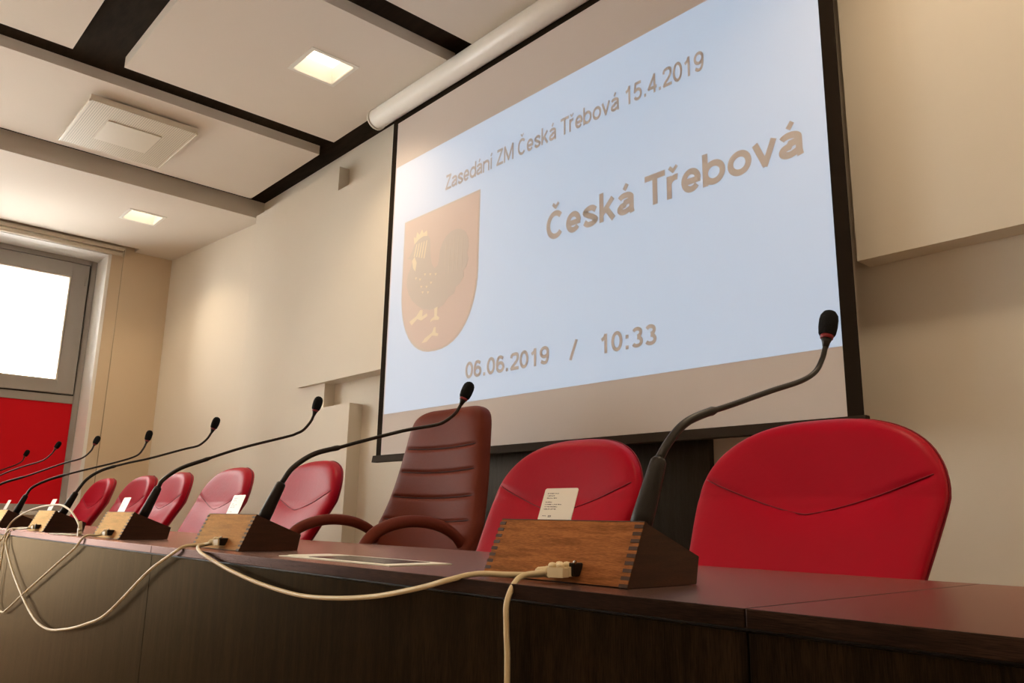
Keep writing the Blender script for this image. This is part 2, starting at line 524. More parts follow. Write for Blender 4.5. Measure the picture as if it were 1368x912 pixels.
def make_light(x, y, z):
    r = empty('ceiling_light', (x, y, z))
    k = HS
    t = MB()
    for a in ((-k - .022, k + .022, -k - .022, -k), (-k - .022, k + .022, k, k + .022), (-k - .022, -k, -k, k), (k, k + .022, -k, k)):
        t.box(*a, -.004, 0.0)
    t.build('trim', 'lampwhite', r)
    q = MB()
    d = .105
    q.box(-k, k, -k, -k + .003, .0, d); q.box(-k, k, k - .003, k, .0, d)
    q.box(-k, -k + .003, -k + .003, k - .003, .0, d); q.box(k - .003, k, -k + .003, k - .003, .0, d)
    q.build('reflector', 'lampwhite', r)
    bx(-k + .003, k - .003, -k + .003, k - .003, d - .006, d).build('diffuser', 'lamp', r)
    ld = bpy.data.lights.new('lamp', 'AREA')          # unseen area lamp gives the fitting's light, spread keeps it out of view
    ld.shape = 'SQUARE'
    ld.size = .22
    ld.energy = LAMP_WATTS
    ld.color = LAMP_COLOR
    ld.spread = math.radians(120)
    lo_ = bpy.data.objects.new('lamp', ld)
    COL.objects.link(lo_)
    lo_.location = (0, 0, .012)
    lo_.parent = r
    return r
LL = ['square recessed light in the ceiling panel near the screen', 'square recessed light in the lowered ceiling near the window']
for i, (x, y, z) in enumerate(LIGHTS):
    row = 'near the screen' if y > 1 else ('over the middle of the room' if y > -1 else 'at the far side from the screen')
    colm = {-6.835: 'by the window wall', -3.835: 'second line from the windows', -2.28: 'third line from the windows', -0.72: 'fourth line from the windows',
            0.84: 'fifth line from the windows', 2.4: 'by the right side wall'}[x]
    tag(make_light(x, y, z), LL[i] if i < 2 else 'unseen square recessed ceiling light %s, %s' % (row, colm), 'ceiling light', 'recessed square ceiling lights')

# square perforated air diffuser hanging under the long panel
df = empty('air_diffuser', (-5.43, 1.365, ZP))
tag(df, 'square perforated air diffuser under the long ceiling panel', 'air vent')
bx(-.37, .37, -.325, .325, -.052, -.048).build('perforated_plate', 'perf', df)
bx(-.165, .165, -.165, .165, -.058, -.0522).build('blank_plate', 'diff', df)
MB().box(.35, .372, -.325, .325, -.048, -.012).build('edge_bar', 'diff', df, 0.002)
MB().box(-.372, -.35, -.325, .325, -.048, -.030).build('edge_bar', 'diff', df, 0.002)
for s in (-1, 1):
    MB().box(-.37, .37, s * .325 - .006, s * .325 + .006, -.060, -.044).build('edge_trim', 'diff', df, 0.002)
bx(-.30, .30, -.26, .26, -.048, 0).build('neck', 'diff', df)

# window blind rail with pull cord
br = empty('window_blind', (XL + .06, 1.0, 3.20))
tag(br, 'rolled up beige window blind with thin pull cord', 'blind')
MB().box(-.028, .028, -1.05, 1.06, .012, .050).build('head_rail', 'rail', br, 0.004)
MB().tube([(.0, -1.04, -.012), (.0, 1.05, -.012)], .021, 20).build('rolled_fabric', 'rail', br)
for s in (-1.05, 1.06):
    MB().box(-.03, .03, s - .008, s + .008, -.034, .050).build('bracket', 'rail', br, 0.002)
MB().tube([(.035, 1.055, .02), (.035, 1.056, -1.0), (.035, 1.052, -2.2)], .0035, 6).build('pull_cord', 'cord', br)

# ------------------------------------------------------------------ projection screen
SY = 2.475
ps = empty('projection_screen', (-2.52, SY, 3.26))
tag(ps, 'wide pull-down projection screen with pale blue council slide', 'screen')
PX, PZ = -2.52, 3.26
def SB(name, m, x0, x1, z0, z1, y0=0.0, y1=0.004, par=ps, bev=0.0):
    return bx(x0 - PX, x1 - PX, y0, y1, z0 - PZ, z1 - PZ).build(name, m, par, bev)
IX0, IX1, IZ0, IZ1 = -3.856, -1.183, 1.403, 2.892
fab = SB('screen_fabric', 'scr', -3.866, IX1, 1.172, 3.189)
SB('side_border', 'scrblack', -3.916, -3.866, 1.172, 3.189)
SB('side_border', 'scrblack', IX1, IX1 + .052, 1.172, 3.189)
SB('top_border', 'scrblack', -3.916, IX1 + .052, 3.189, 3.25)
cs = MB().tube([(-4.035 - PX, -.052, 3.262 - PZ), (-1.06 - PX, -.052, 3.262 - PZ)], .062, 24).build('roller_case', 'case', ps)
for x in (-4.035, -1.06):
    e = MB().tube([(x - .007 - PX, -.052, 3.262 - PZ), (x + .007 - PX, -.052, 3.262 - PZ)], .066, 24).build('end_cap', 'case', ps)
bb = MB()
bb.prism([(-.020, 1.136 - PZ), (.020, 1.136 - PZ), (.013, 1.174 - PZ), (-.013, 1.174 - PZ)], -3.930 - PX, -1.118 - PX, 'x')
bb.build('bottom_bar', 'bar', ps, 0.002)
im = SB('projected_image', 'img', IX0, IX1, IZ0, IZ1, -.0012, 0.0)

# bold sans-serif letters drawn as flat strokes (cap height = 1)
XH = .725
def arc(cx, cy, rx, ry, a0, a1, n=14):
    return [(cx + rx * math.cos(math.radians(a0 + (a1 - a0) * k / n)), cy + ry * math.sin(math.radians(a0 + (a1 - a0) * k / n))) for k in range(n + 1)]
def curve2(pts):
    return [(p.x, p.y) for p in spline([(x, y, 0) for x, y in pts], 6)]
def glyph(ch, w):
    h = w / 2
    adv = {'Z': .853, 'a': .777, 's': .777, 'e': .777, 'd': .853, 'n': .853, 'i': .388, 'M': 1.163, 'C': 1.008, 'k': .777,
           'T': .853, 'r': .543, 'b': .853, 'o': .853, 'v': .777, '.': .388, '/': .388, ':': .465, ' ': .388}.get(ch, .777)
    l, r, cx = .032 + h, adv - .032 - h, adv / 2
    ry = XH / 2 - h + .012
    S = []
    if ch == 'Z': S = [[(l, 1 - h), (r - .03, 1 - h), (l, h), (r + h, h)]]
    elif ch == 'M': S = [[(l, 0), (l, 1)], [(r, 0), (r, 1)], [(l, 1), (cx, .12), (r, 1)]]
    elif ch == 'C': S = [arc(cx, .5, cx - .05 - h, .512 - h, 42, 318, 22)]
    elif ch == 'T': S = [[(.02, 1 - h), (adv - .02, 1 - h)], [(cx, 0), (cx, 1 - h)]]
    elif ch == 'o': S = [arc(cx, XH / 2, r - cx, ry, 0, 360, 26)]
    elif ch == 'e': S = [[(l, XH / 2 - .02), (r + h * .8, XH / 2 - .02)], arc(cx, XH / 2, r - cx, ry, -4, 322, 24)]
    elif ch == 'a': S = [arc(cx - .01, XH - .215, r - cx, .215 - h + .01, 160, 0, 12) + [(r - .01, .14), (r + .02, 0)],
                         [(r - .01, .43), (cx, .40)] + arc(cx - .05, .205, cx - .05 - l + .0, .205 - h + .008, 90, 285, 12) + [(r - .01, .17)]]
    elif ch == 's': S = [curve2([(r - .0, XH - .20), (cx + .10, XH - h + .0), (cx - .10, XH - h), (l + .01, XH - .20), (cx - .06, XH / 2 + .03), (cx + .09, XH / 2 - .04), (r, .19), (cx + .11, h - .005), (cx - .11, h - .005), (l - .01, .20)])]
    elif ch in 'db':
        x = r if ch == 'd' else l
        S = [[(x, 0), (x, 1)], arc(cx, XH / 2, r - cx, ry, 0, 360, 26)]
    elif ch == 'n': S = [[(l, 0), (l, XH)], arc(cx, XH - .26, r - cx, .26 - h + .012, 180, 0, 14) + [(r, 0)]]
    elif ch == 'r': S = [[(l, 0), (l, XH)], arc(l + .26, XH - .30, .26, .30 - h + .012, 180, 75, 10)]
    elif ch == 'i': S = [[(cx, 0), (cx, XH)]]
    elif ch == 'v': S = [[(l - h * .4, XH), (cx, .06), (r + h * .4, XH)]]
    elif ch == 'k': S = [[(l, 0), (l, 1)], [(l, .24), (r - .01, XH)], [(l + .21, .42), (r + .02, 0)]]
    elif ch == '0': S = [arc(cx, .5, r - cx, .512 - h, 0, 360, 26)]
    elif ch == '1': S = [[(l + .05, .70), (cx - .02, .80), (cx + .07, .98)], [(cx + .07, 0), (cx + .07, 1)]]
    elif ch == '2': S = [curve2([(l, .70), (l + .06, .86), (cx, 1 - h), (r - .05, .87), (r, .70), (r - .09, .49), (l + .12, .22), (l + .01, h)]) + [(r + h, h)]]
    elif ch == '3': S = [arc(cx - .01, .735, r - cx - .03, .265 - h + .012, 155, -88, 14), arc(cx - .01, .285, r - cx + .0, .285 - h + .012, 88, -155, 14)]
    elif ch == '4': S = [[(r - .10, 0), (r - .10, 1)], [(r - .10, .94), (l - .02, .29), (r + h, .29)]]
    elif ch == '5': S = [[(r - .0, 1 - h), (l + .09, 1 - h), (l + .03, .50)] + arc(cx - .01, .33, r - cx, .33 - h + .012, 128, -155, 16)]
    elif ch in '69':
        A = arc(cx, .325, r - cx, .325 - h + .012, 0, 360, 22)
        B = curve2([(l, .36), (l + .01, .62), (l + .10, .86), (cx + .03, 1 - h), (r - .02, .80)])
        S = [A, B]
        if ch == '9': S = [[(adv - x, 1 - y) for x, y in p] for p in S]
    elif ch == '.': S = [[(cx, 0), (cx, w * 1.02)]]
    elif ch == ':': S = [[(cx, 0), (cx, w * 1.02)], [(cx, XH - w * 1.02), (cx, XH)]]
    elif ch == '/': S = [[(.02, -.02), (adv - .02, 1.02)]]
    return adv, S
ACC = {'á': ('a', 'acute'), 'í': ('i', 'acute'), 'Č': ('C', 'caron'), 'ř': ('r', 'caron')}
def text_part(body, x0, x1, z0, cap, name, w=.18):
    """flat lettering filling x0..x1 with its base line on z0 and capitals `cap` tall"""
    strokes, pen = [], 0.0
    word = 0
    for ci, ch in enumerate(body):
        if ch == ' ': word += 1
        base, acc = ACC.get(ch, (ch, None))
        adv, S = glyph(base, w)
        strokes += [([(x + pen, y) for x, y in p], w, q + 5 * (ci % 2), word) for q, p in enumerate(S)]
        cx = pen + adv / 2
        top = 1.0 if base.isupper() else XH
        if acc == 'acute': strokes.append(([(cx - .05, top + .09), (cx + .09, top + .27)], w * .85, 4 + 5 * (ci % 2), word))
        if acc == 'caron': strokes.append(([(cx - .17 + .04, top + .27), (cx + .02, top + .12), (cx + .17, top + .27)], w * .62, 4 + 5 * (ci % 2), word))
        pen += adv
    k = (x1 - x0) / (pen - .064)
    mbs = {}
    parts = []
    for pts, ww, lay, word in strokes:
        cur, q = [pts[0]], 0
        for i in range(1, len(pts)):
            cur.append(pts[i])
            if i < len(pts) - 1:
                d1 = (Vector(pts[i]) - Vector(pts[i - 1])).normalized()
                d2 = (Vector(pts[i + 1]) - Vector(pts[i])).normalized()
                if d1.dot(d2) < .25:
                    e = Vector(pts[i]) + d1 * ww * .30
                    parts.append((cur[:-1] + [(e.x, e.y)], ww, lay + q * .5, word))
                    b_ = Vector(pts[i]) - d2 * ww * .30
                    cur, q = [(b_.x, b_.y)], q + 1
        parts.append((cur, ww, lay + q * .5, word))
    for pts, ww, lay, word in parts:
        mb = mbs.setdefault(word, MB())
        hh = ww / 2
        closed = math.dist(pts[0], pts[-1]) < 1e-4
        if closed: pts = pts[:-1]
        n = len(pts)
        L_, R_ = [], []
        for i in range(n):
            p = Vector(pts[i])
            a = Vector(pts[i - 1]) if (i or closed) else None
            b = Vector(pts[(i + 1) % n]) if (i < n - 1 or closed) else None
            d1 = (p - a).normalized() if a is not None else (b - p).normalized()
            d2 = (b - p).normalized() if b is not None else d1
            m = (d1 + d2)
            m = m.normalized() if m.length > 1e-4 else d1
            nrm = Vector((-m.y, m.x))
            c = max(.42, nrm.dot(Vector((-d1.y, d1.x))))
            L_.append(p + nrm * hh / c)
            R_.append(p - nrm * hh / c)
        yy = -.0020 - .0002 * lay
        vs = [((q.x - .032) * k + x0 - PX, yy, q.y * cap + z0 - PZ) for q in L_ + R_]
        fs = [(i, (i + 1) % n, n + (i + 1) % n, n + i) for i in range(n if closed else n - 1)]
        mb.add(vs, fs)
    for mb in mbs.values():
        mb.build(name, 'scr', im)
text_part('Zasedání ZM Česká Třebová 15.4.2019', -3.355, -1.664, 2.596, .088, 'heading_word', .165)
text_part('Česká Třebová', -2.556, -1.272, 2.100, .135, 'title_word', .195)
text_part('06.06.2019', -3.128, -2.527, 1.520, .084, 'date_text', .19)
text_part('/', -2.395, -2.360, 1.520, .084, 'slash_text', .16)
text_part('10:33', -2.228, -1.925, 1.520, .084, 'clock_text', .19)

def flat(poly, m, name, y, par):
    n = len(poly)
    mb = MB()
    mb.prism([(x - PX, z - PZ) for x, z in poly], y, y + .0004, 'y')
    return mb.build(name, m, par)
def shield_outline(cx, w, top, bot, inset=0.0):
    hw = w / 2 - inset
    pts = [(cx - hw, top - inset), (cx + hw, top - inset)]
    ys = top - (top - bot) * 0.52
    for k in range(0, 25):
        a = math.pi * k / 24
        s = 1 if a < math.pi / 2 else -1
        c = abs(math.cos(a)) ** 0.85
        pts.append((cx + s * hw * c, ys - (ys - bot - inset) * math.sin(a) ** 0.95))
    return pts
SCX = -3.392
sh0 = flat(shield_outline(SCX, .688, 2.512, 1.702), 'img_edge', 'coat_of_arms', -.0018, im)
flat(shield_outline(SCX, .688, 2.512, 1.702, .011), 'img_red', 'red_field', -.0024, sh0)
# the cockerel, in shield units (x right, z up, metres from the shield centre line / its top)
def S(pts):
    return [(SCX + x, 2.512 + z) for x, z in pts]
body = [(-.262, -.205), (-.235, -.165), (-.205, -.130), (-.160, -.118), (-.115, -.130), (-.085, -.165), (-.080, -.210), (-.075, -.265), (-.060, -.315),
        (-.035, -.345), (-.005, -.335), (.005, -.300), (.010, -.255), (.030, -.215), (.065, -.185), (.105, -.170), (.150, -.168), (.195, -.180), (.232, -.205),
        (.255, -.245), (.262, -.295), (.248, -.325), (.262, -.360), (.245, -.400), (.222, -.415), (.228, -.450), (.195, -.480), (.165, -.490), (.150, -.525),
        (.105, -.535), (.060, -.570), (.010, -.580), (-.060, -.575), (-.120, -.560), (-.180, -.530), (-.235, -.490), (-.275, -.440), (-.295, -.385),
        (-.288, -.330), (-.262, -.290), (-.245, -.255), (-.268, -.240), (-.300, -.232), (-.275, -.218)]
flat(S(body), 'img_dark', 'cockerel', -.0030, sh0)
comb = [[(-.235, -.160), (-.245, -.115), (-.222, -.125), (-.212, -.092), (-.190, -.115), (-.165, -.088), (-.150, -.115), (-.118, -.105), (-.112, -.140), (-.150, -.132), (-.195, -.140)],
        [(-.250, -.255), (-.228, -.235), (-.205, -.275), (-.215, -.325), (-.238, -.300)]]
for p in comb:
    flat(S(p), 'img_yel', 'cockerel_comb', -.0036, sh0)
for i in range(5):       # pale hackle strokes on the neck
    x = -.215 + .024 * i
    flat(S([(x, -.165), (x + .008, -.165), (x - .012, -.235 - .008 * i), (x - .022, -.232 - .008 * i)]), 'img_yel', 'hackle_feather', -.0036, sh0)
for (x, z) in ((-.215, -.36), (-.175, -.375), (-.13, -.355), (-.08, -.365), (-.03, -.375), (-.16, -.42), (-.11, -.43), (-.07, -.415), (-.145, -.455), (-.095, -.465)):
    flat(S([(x, z), (x + .022, z - .004), (x + .010, z - .016)]), 'img_yel', 'feather_mark', -.0036, sh0)
legs = [[(-.150, -.560), (-.125, -.565), (-.130, -.600), (-.085, -.590), (-.080, -.606), (-.135, -.622), (-.175, -.606), (-.225, -.635), (-.250, -.610), (-.185, -.590)],
        [(-.020, -.575), (.010, -.570), (.006, -.620), (.030, -.632), (.024, -.645), (-.030, -.638), (-.052, -.645), (-.046, -.630), (-.016, -.620)],
        [(-.016, -.680), (.000, -.680), (.002, -.712), (.026, -.720), (.020, -.733), (-.030, -.722), (-.080, -.750), (-.125, -.750), (-.095, -.728), (-.030, -.706)]]
for p in legs:
    flat(S(p), 'img_yel', 'cockerel_foot', -.0036, sh0)
for i in range(5):   # long tail feathers, as thin lighter strokes
    a = .06 + .036 * i
    flat(S([(a, -.205 - .010 * abs(i - 2)), (a + .008, -.203 - .010 * abs(i - 2)), (a + .004, -.40), (a - .006, -.41)]), 'img_edge', 'tail_feather', -.0034, sh0)

# ------------------------------------------------------------------ the long desk
DY0, DY1, DZ = 0.80, 1.50, 0.75
dk = empty('conference_desk', (-3.2, 1.15, 0))
tag(dk, 'long dark wood council desk running below the screen', 'desk')
seams = [-7.82, -6.164, -4.28, -2.396, -0.512, 1.372]
def DB(name, m, x0, x1, y0, y1, z0, z1, bev=0.0, par=dk):
    return bx(x0 + 3.2, x1 + 3.2, y0 - 1.15, y1 - 1.15, z0, z1).build(name, m, par, bev)
for a, b in zip(seams[:-1], seams[1:]):
    DB('worktop', 'desk', a + .0007, b - .0007, DY0, DY1, DZ - .0205, DZ, .0015)
    DB('front_panel', 'deskf', a + .0012, b - .0012, DY0 + .004, DY0 + .024, .03, DZ - .0245, .001)
for x in seams:
    DB('side_panel', 'deskf', max(x - .012, seams[0]), min(x + .012, seams[-1]), DY0 + .03, DY0 + .26, 0, DZ - .022)
DB('gap_backing', 'black_pl', seams[0] + .02, seams[-1] - .02, DY0 + .012, DY0 + .03, DZ - .05, DZ - .0207)  # black backing added to stop light showing through the gap
DB('plinth', 'black_pl', seams[0] + .02, seams[-1] - .02, DY0 + .04, DY0 + .06, 0, .08)

# ------------------------------------------------------------------ microphone units
BW = .305
PROF = [(0, 0), (.040, .0895), (.166, .041), (.158, 0)]          # (depth, height) side profile
def make_unit():
    r = empty('microphone_unit')
    # origin at the right front bottom corner, the case runs to -x and +y
    T = .008
    fp = MB()
    fp.prism([(0, .002), (.040, .0895), (.047, .0862), (.009, .002)], -BW + .0006, -.0006, 'x')
    fp.build('front_board', 'walnut', r)
    for s, (a, b) in enumerate(((-T, 0.0), (-BW, -BW + T))):
        sp = MB()
        sp.prism([(.0012, .001), (.0405, .0888), (.166, .0405), (.158, .001)], a, b, 'x')
        sp.build('side_board', 'walnut_side', r)
    tp = MB()
    tp.prism([(.046, .0862), (.1645, .0410), (.1625, .0375), (.0445, .0830)], -BW + T, -T, 'x')
    tp.build('top_plate', 'black_pl', r)
    MB().prism([(.1570, .002), (.1635, .0365), (.1570, .0365), (.1510, .002)], -BW + T, -T, 'x').build('back_board', 'walnut_side', r)
    bx(-BW + T, -T, .010, .150, .0, .003).build('base_plate', 'black_pl', r)
    # finger joints: end grain of the side boards showing in the front face
    fj = MB()
    n = 9
    for k in range(n):
        t0, t1 = (k + .15) / n, (k + .62) / n
        for a, b in ((-T * 1.9, .0006), (-BW - .0006, -BW + T * 1.7)):
            fj.prism([(.040 * t0 - .0014, .0895 * t0), (.040 * t1 - .0014, .0895 * t1),
                      (.040 * t1 + .004, .0895 * t1 - .002), (.040 * t0 + .004, .0895 * t0 - .002)], a, b, 'x')
    fj.build('finger_joints', 'endgrain', r)['kind'] = 'stuff'
    # dark top rim line
    MB().prism([(.0392, .0893), (.0405, .0905), (.0475, .0872), (.0465, .0858)], -BW, 0, 'x').build('top_rim', 'endgrain', r)
    # twin socket block low on the front face
    so = MB()
    so.box(-.104, -.092, -.010, .012, .011, .030)
    sk = so.build('socket', 'black_pl', r, .002)
    lathe(MB(), [(0, .003), (.002, .003)], (-.091, -.008, .031), (1, 0, .2), 10).build('screw', 'chrome', sk)
    # rubber collar of the gooseneck
    return r
UNITS = [(-.742, .877, 0), (-1.972, .866, 0), (-2.905, .862, 0), (-3.93, .860, 0), (-4.885, .858, 0),
         (-5.62, .858, 0), (-6.56, .858, 0), (-7.50, .858, 0)]
MIC = [
 [(-0.782,0.950,0.820),(-0.776,0.997,0.935),(-0.773,1.017,0.961),(-0.769,1.049,0.990),(-0.764,1.092,1.010),(-0.754,1.171,1.035),(-0.741,1.270,1.068),(-0.731,1.356,1.095),(-0.725,1.400,1.117),(-0.722,1.424,1.144),(-0.720,1.438,1.172),(-0.718,1.460,1.243)],
 [(-2.034,0.950,0.820),(-2.021,0.991,0.924),(-2.013,1.017,0.965),(-1.998,1.068,1.003),(-1.978,1.135,1.025),(-1.963,1.184,1.042),(-1.927,1.305,1.081),(-1.904,1.383,1.100),(-1.893,1.420,1.113),(-1.882,1.455,1.142),(-1.877,1.473,1.172),(-1.869,1.500,1.238)],
 [(-2.970,0.950,0.820),(-2.958,0.990,0.928),(-2.954,1.001,0.952),(-2.939,1.049,0.993),(-2.917,1.119,1.025),(-2.878,1.243,1.077),(-2.830,1.396,1.128),(-2.820,1.426,1.141),(-2.813,1.451,1.157),(-2.805,1.474,1.190),(-2.802,1.484,1.217),(-2.797,1.500,1.287)],
 [(-4.043,0.950,0.820),(-4.017,0.991,0.921),(-3.996,1.022,0.979),(-3.962,1.073,1.022),(-3.910,1.153,1.054),(-3.855,1.236,1.080),(-3.775,1.358,1.126),(-3.750,1.395,1.138),(-3.737,1.415,1.149),(-3.722,1.438,1.176),(-3.712,1.453,1.208),(-3.701,1.470,1.277)],
 [(-4.978,0.950,0.820),(-4.953,0.983,0.918),(-4.936,1.005,0.959),(-4.887,1.070,1.002),(-4.802,1.183,1.047),(-4.681,1.341,1.103),(-4.626,1.414,1.138),(-4.608,1.438,1.174),(-4.599,1.449,1.210),(-4.591,1.460,1.275)],
 [(-5.668,0.930,0.820),(-5.662,0.952,0.920),(-5.654,0.977,0.985),(-5.627,1.116,1.045),(-5.594,1.284,1.124),(-5.575,1.380,1.162),(-5.566,1.424,1.208),(-5.563,1.439,1.247),(-5.559,1.460,1.305)],
 [(-6.615,0.940,0.820),(-6.606,0.975,0.920),(-6.596,1.030,1.000),(-6.580,1.129,1.071),(-6.557,1.244,1.132),(-6.534,1.364,1.183),(-6.524,1.414,1.232),(-6.520,1.434,1.271),(-6.515,1.460,1.324)],
 [(-7.580,0.945,0.820),(-7.575,0.985,0.925),(-7.566,1.050,1.010),(-7.555,1.170,1.080),(-7.543,1.289,1.142),(-7.524,1.388,1.192),(-7.516,1.429,1.226),(-7.514,1.439,1.259),(-7.510,1.460,1.312)],
]
unit0 = make_unit()
ORD = ['nearest walnut microphone unit, two cream plugs in its front, in front of two red chairs',
       'walnut microphone unit with gooseneck reaching over the maroon executive chair',
       'third microphone unit from the front, right of the desk seam, cream cable to its plug',
       'fourth microphone unit from the front, with a looped cable arching over it',
       'fifth microphone unit from the front, at the left edge with the red window panel behind',
       'sixth microphone unit, only its gooseneck crossing the red window panel at left',
       'seventh microphone unit, second thinnest gooseneck against the red window panel',
       'farthest microphone unit, shortest visible gooseneck at the left edge']
units = [unit0] + [copy_tree(unit0) for _ in UNITS[1:]]
for i, (x, y, rz) in enumerate(UNITS):
    u = units[i]
    u.location = (x, y, DZ)
    u.rotation_euler.z = rz
    tag(u, ORD[i], 'microphone', 'gooseneck microphone units on the desk')
    P = [Vector(p) - Vector((x, y, DZ)) for p in MIC[i]]
    # lower handle
    d0 = P[1] - P[0]
    hd = MB().tube([P[0], P[0] + d0 * .25, P[0] + d0 * .85, P[1] - d0 * .04, P[1]], [.0165, .0165, .0132, .0122, .0088], 16)
    hd.build('handle', 'black_pl', u)
    pts = spline(P[1:-1] , 8)
    nn = len(pts)
    rad = []
    L1 = sum((pts[k + 1] - pts[k]).length for k in range(nn - 1))
    acc = 0
    for k in range(nn):
        t = acc / L1
        rad.append(.0070 if t < .28 else (.0076 if t < .31 else .0050))
        if k < nn - 1: acc += (pts[k + 1] - pts[k]).length
    MB().tube(pts, rad, 10).build('gooseneck', 'goose', u)
    ax = (P[-1] - P[-2]).normalized()
    LN = (P[-1] - P[-2]).length
    base = P[-2]
    c0 = max(0.0, LN - .060)
    hb = lathe(MB(), [(-.004, .0052), (c0 * .5, .0075), (c0, .0100)], base, ax)
    h = hb.build('capsule', 'goose', u)
    lathe(MB(), [(c0, .0095), (c0 + .001, .0118), (c0 + .007, .0125), (c0 + .008, .010)], base, ax).build('light_ring', 'ring', u)
    w0 = c0 + .006
    fo = [(0, .008), (.001, .0135), (.006, .0160), (.020, .0178), (.034, .0178), (.044, .0162), (.051, .0120), (.0545, .0060), (.0555, .0008)]
    lathe(MB(), [(w0 + a, b) for a, b in fo], base, ax, 18).build('windscreen', 'foam', u)

# ID cards standing in the slots
def rounded(w, h, r, n=4):
    pts = []
    for cx, cz, a0 in ((w / 2 - r, r, -90), (w / 2 - r, h - r, 0), (-w / 2 + r, h - r, 90), (-w / 2 + r, r, 180)):
        for k in range(n + 1):
            a = math.radians(a0 + 90 * k / n)
            pts.append((cx + r * math.cos(a), cz + r * math.sin(a)))
    return pts
card0 = MB().prism(rounded(.076, .0856, .004), -.0004, .0004, 'y').build('identity_card', 'card')
CL = ['white printed card standing in the nearest microphone unit', 'white card standing in the microphone unit before the executive chair',
      'white card standing in the third microphone unit from the front', 'white card standing in the fourth microphone unit under the looped cable',
      'white card standing in the microphone unit at the left edge']
CX = [-.946, -2.175, -3.125, -4.148, -5.10]
for i in range(5):
    c = card0 if i == 0 else card0.copy()
    if i: COL.objects.link(c)
    c.location = (CX[i], .9285 + (UNITS[i][1] - .877), .8105)
    c.rotation_euler = (-.35, 0, 0)
    tag(c, CL[i], 'card', 'cards standing in the microphone units')

# ------------------------------------------------------------------ cables
def make_cable(name, pts, label, r=.0042, plugs=()):
    o = pts[0]
    root = empty(name, o)
    Q = [Vector(p) - Vector(o) for p in pts]
    MB().tube(spline(Q, 7), r, 10).build('cord', 'cable', root)
    for (p, d) in plugs:
        p = Vector(p) - Vector(o)
        d = Vector(d).normalized()
        b = MB()
        q = []
        for k in range(7):                     # ribbed strain relief
            q += [(-.022 + .0032 * k, .0052 + .0003 * k), (-.0205 + .0032 * k, .0068 + .0003 * k)]
        lathe(b, [(-.024, .0045)] + q + [(0, .0072)], p, d, 12)
        bt = b.build('strain_relief', 'plug', root)
        s = Vector((-d.y, d.x, 0)).normalized()
        up = d.cross(s)
        if up.z < 0: up = -up
        m = MB()
        R = []
        for t, k in ((0, .8), (.003, 1), (.030, 1), (.031, .9)):
            R.append([tuple(p + d * t + s * a * .0070 * k + up * c * .0070 * k) for a, c in ((-1, -1), (1, -1), (1, 1), (-1, 1))])
        m.loft(R, smooth=False)
        m.build('plug_body', 'plug', root)
        for t in (.006, .021):
            lathe(MB(), [(0, .0062), (.004, .0060), (.0065, .0042), (.0072, .0006)], p + d * t + up * .0068, up, 12).build('latch_hood', 'plug', root)
    tag(root, label, 'cable', 'cream network cables between the microphone units')
    return root
make_cable('network_cable',
 [(-0.868,0.866,0.765),(-0.899,0.862,0.760),(-0.947,0.842,0.758),(-0.990,0.815,0.757),(-1.030,0.792,0.746),(-1.079,0.789,0.734),(-1.138,0.787,0.722),(-1.226,0.787,0.707),(-1.350,0.787,0.694),(-1.493,0.787,0.688),(-1.660,0.787,0.697),(-1.817,0.788,0.714),(-1.932,0.790,0.731),(-2.017,0.792,0.746),(-2.100,0.815,0.757),(-2.128,0.845,0.761),(-2.112,0.860,0.765)],
 'cream cable sagging along the desk front to the nearest microphone unit', plugs=[((-.868, .868, .767), (1, 0, .02)), ((-2.098, .856, .768), (1, .1, .02))])
make_cable('network_cable',
 [(-0.866,0.851,0.766),(-0.880,0.842,0.764),(-0.892,0.815,0.757),(-0.888,0.790,0.727),(-0.885,0.787,0.691),(-0.882,0.787,0.651),(-0.882,0.787,0.58),(-0.885,0.786,0.4),(-.89,.785,.2),(-.88,.78,.02)],
 'cream cable hanging straight down from the nearest microphone unit', plugs=[((-.868, .853, .766), (1, .1, .02))])
make_cable('network_cable',
 [(-2.100,0.848,0.766),(-2.140,0.838,0.760),(-2.156,0.805,0.757),(-2.185,0.790,0.741),(-2.271,0.787,0.713),(-2.382,0.787,0.673),(-2.676,0.787,0.544),(-2.874,0.787,0.494),(-3.104,0.787,0.454),(-3.355,0.787,0.430),(-3.603,0.787,0.458),(-3.951,0.787,0.564),(-4.188,0.788,0.666),(-4.244,0.791,0.715),(-4.223,0.815,0.757),(-4.110,0.846,0.763),(-4.075,.848,.765)],
 'cream cable with the deepest sag, hanging before the desk front', plugs=[((-4.072, .850, .767), (1, .05, 0))])
make_cable('network_cable',
 [(-3.035,0.850,0.765),(-3.055,0.835,0.760),(-3.060,0.800,0.757),(-3.127,0.788,0.713),(-3.311,0.787,0.656),(-3.767,0.787,0.516),(-4.006,0.787,0.438),(-4.111,0.787,0.416),(-4.257,0.787,0.441),(-4.284,0.787,0.518),(-4.276,0.788,0.607),(-4.284,0.792,0.724),(-4.298,0.805,0.775),(-4.234,0.830,0.817),(-4.006,0.845,0.851),(-3.719,0.855,0.863),(-3.560,0.860,0.846),(-3.435,0.860,0.810),(-3.372,0.860,0.781)],
 'thin cable looping up over the fourth microphone unit at left', r=.0038,
 plugs=[((-3.032, .851, .767), (1, .05, 0)), ((-3.369, .860, .779), (.1, 0, -1))])
make_cable('network_cable',
 [(-4.080,0.836,0.764),(-4.156,0.820,0.758),(-4.230,0.795,0.755),(-4.373,0.788,0.698),(-4.580,0.787,0.650),(-4.75,.787,.655),(-4.95,.789,.72),(-5.02,.80,.755),(-5.00,.838,.762)],
 'short cable running off the desk edge at far left', r=.0036, plugs=[((-5.0, .845, .765), (1, 0, 0))])

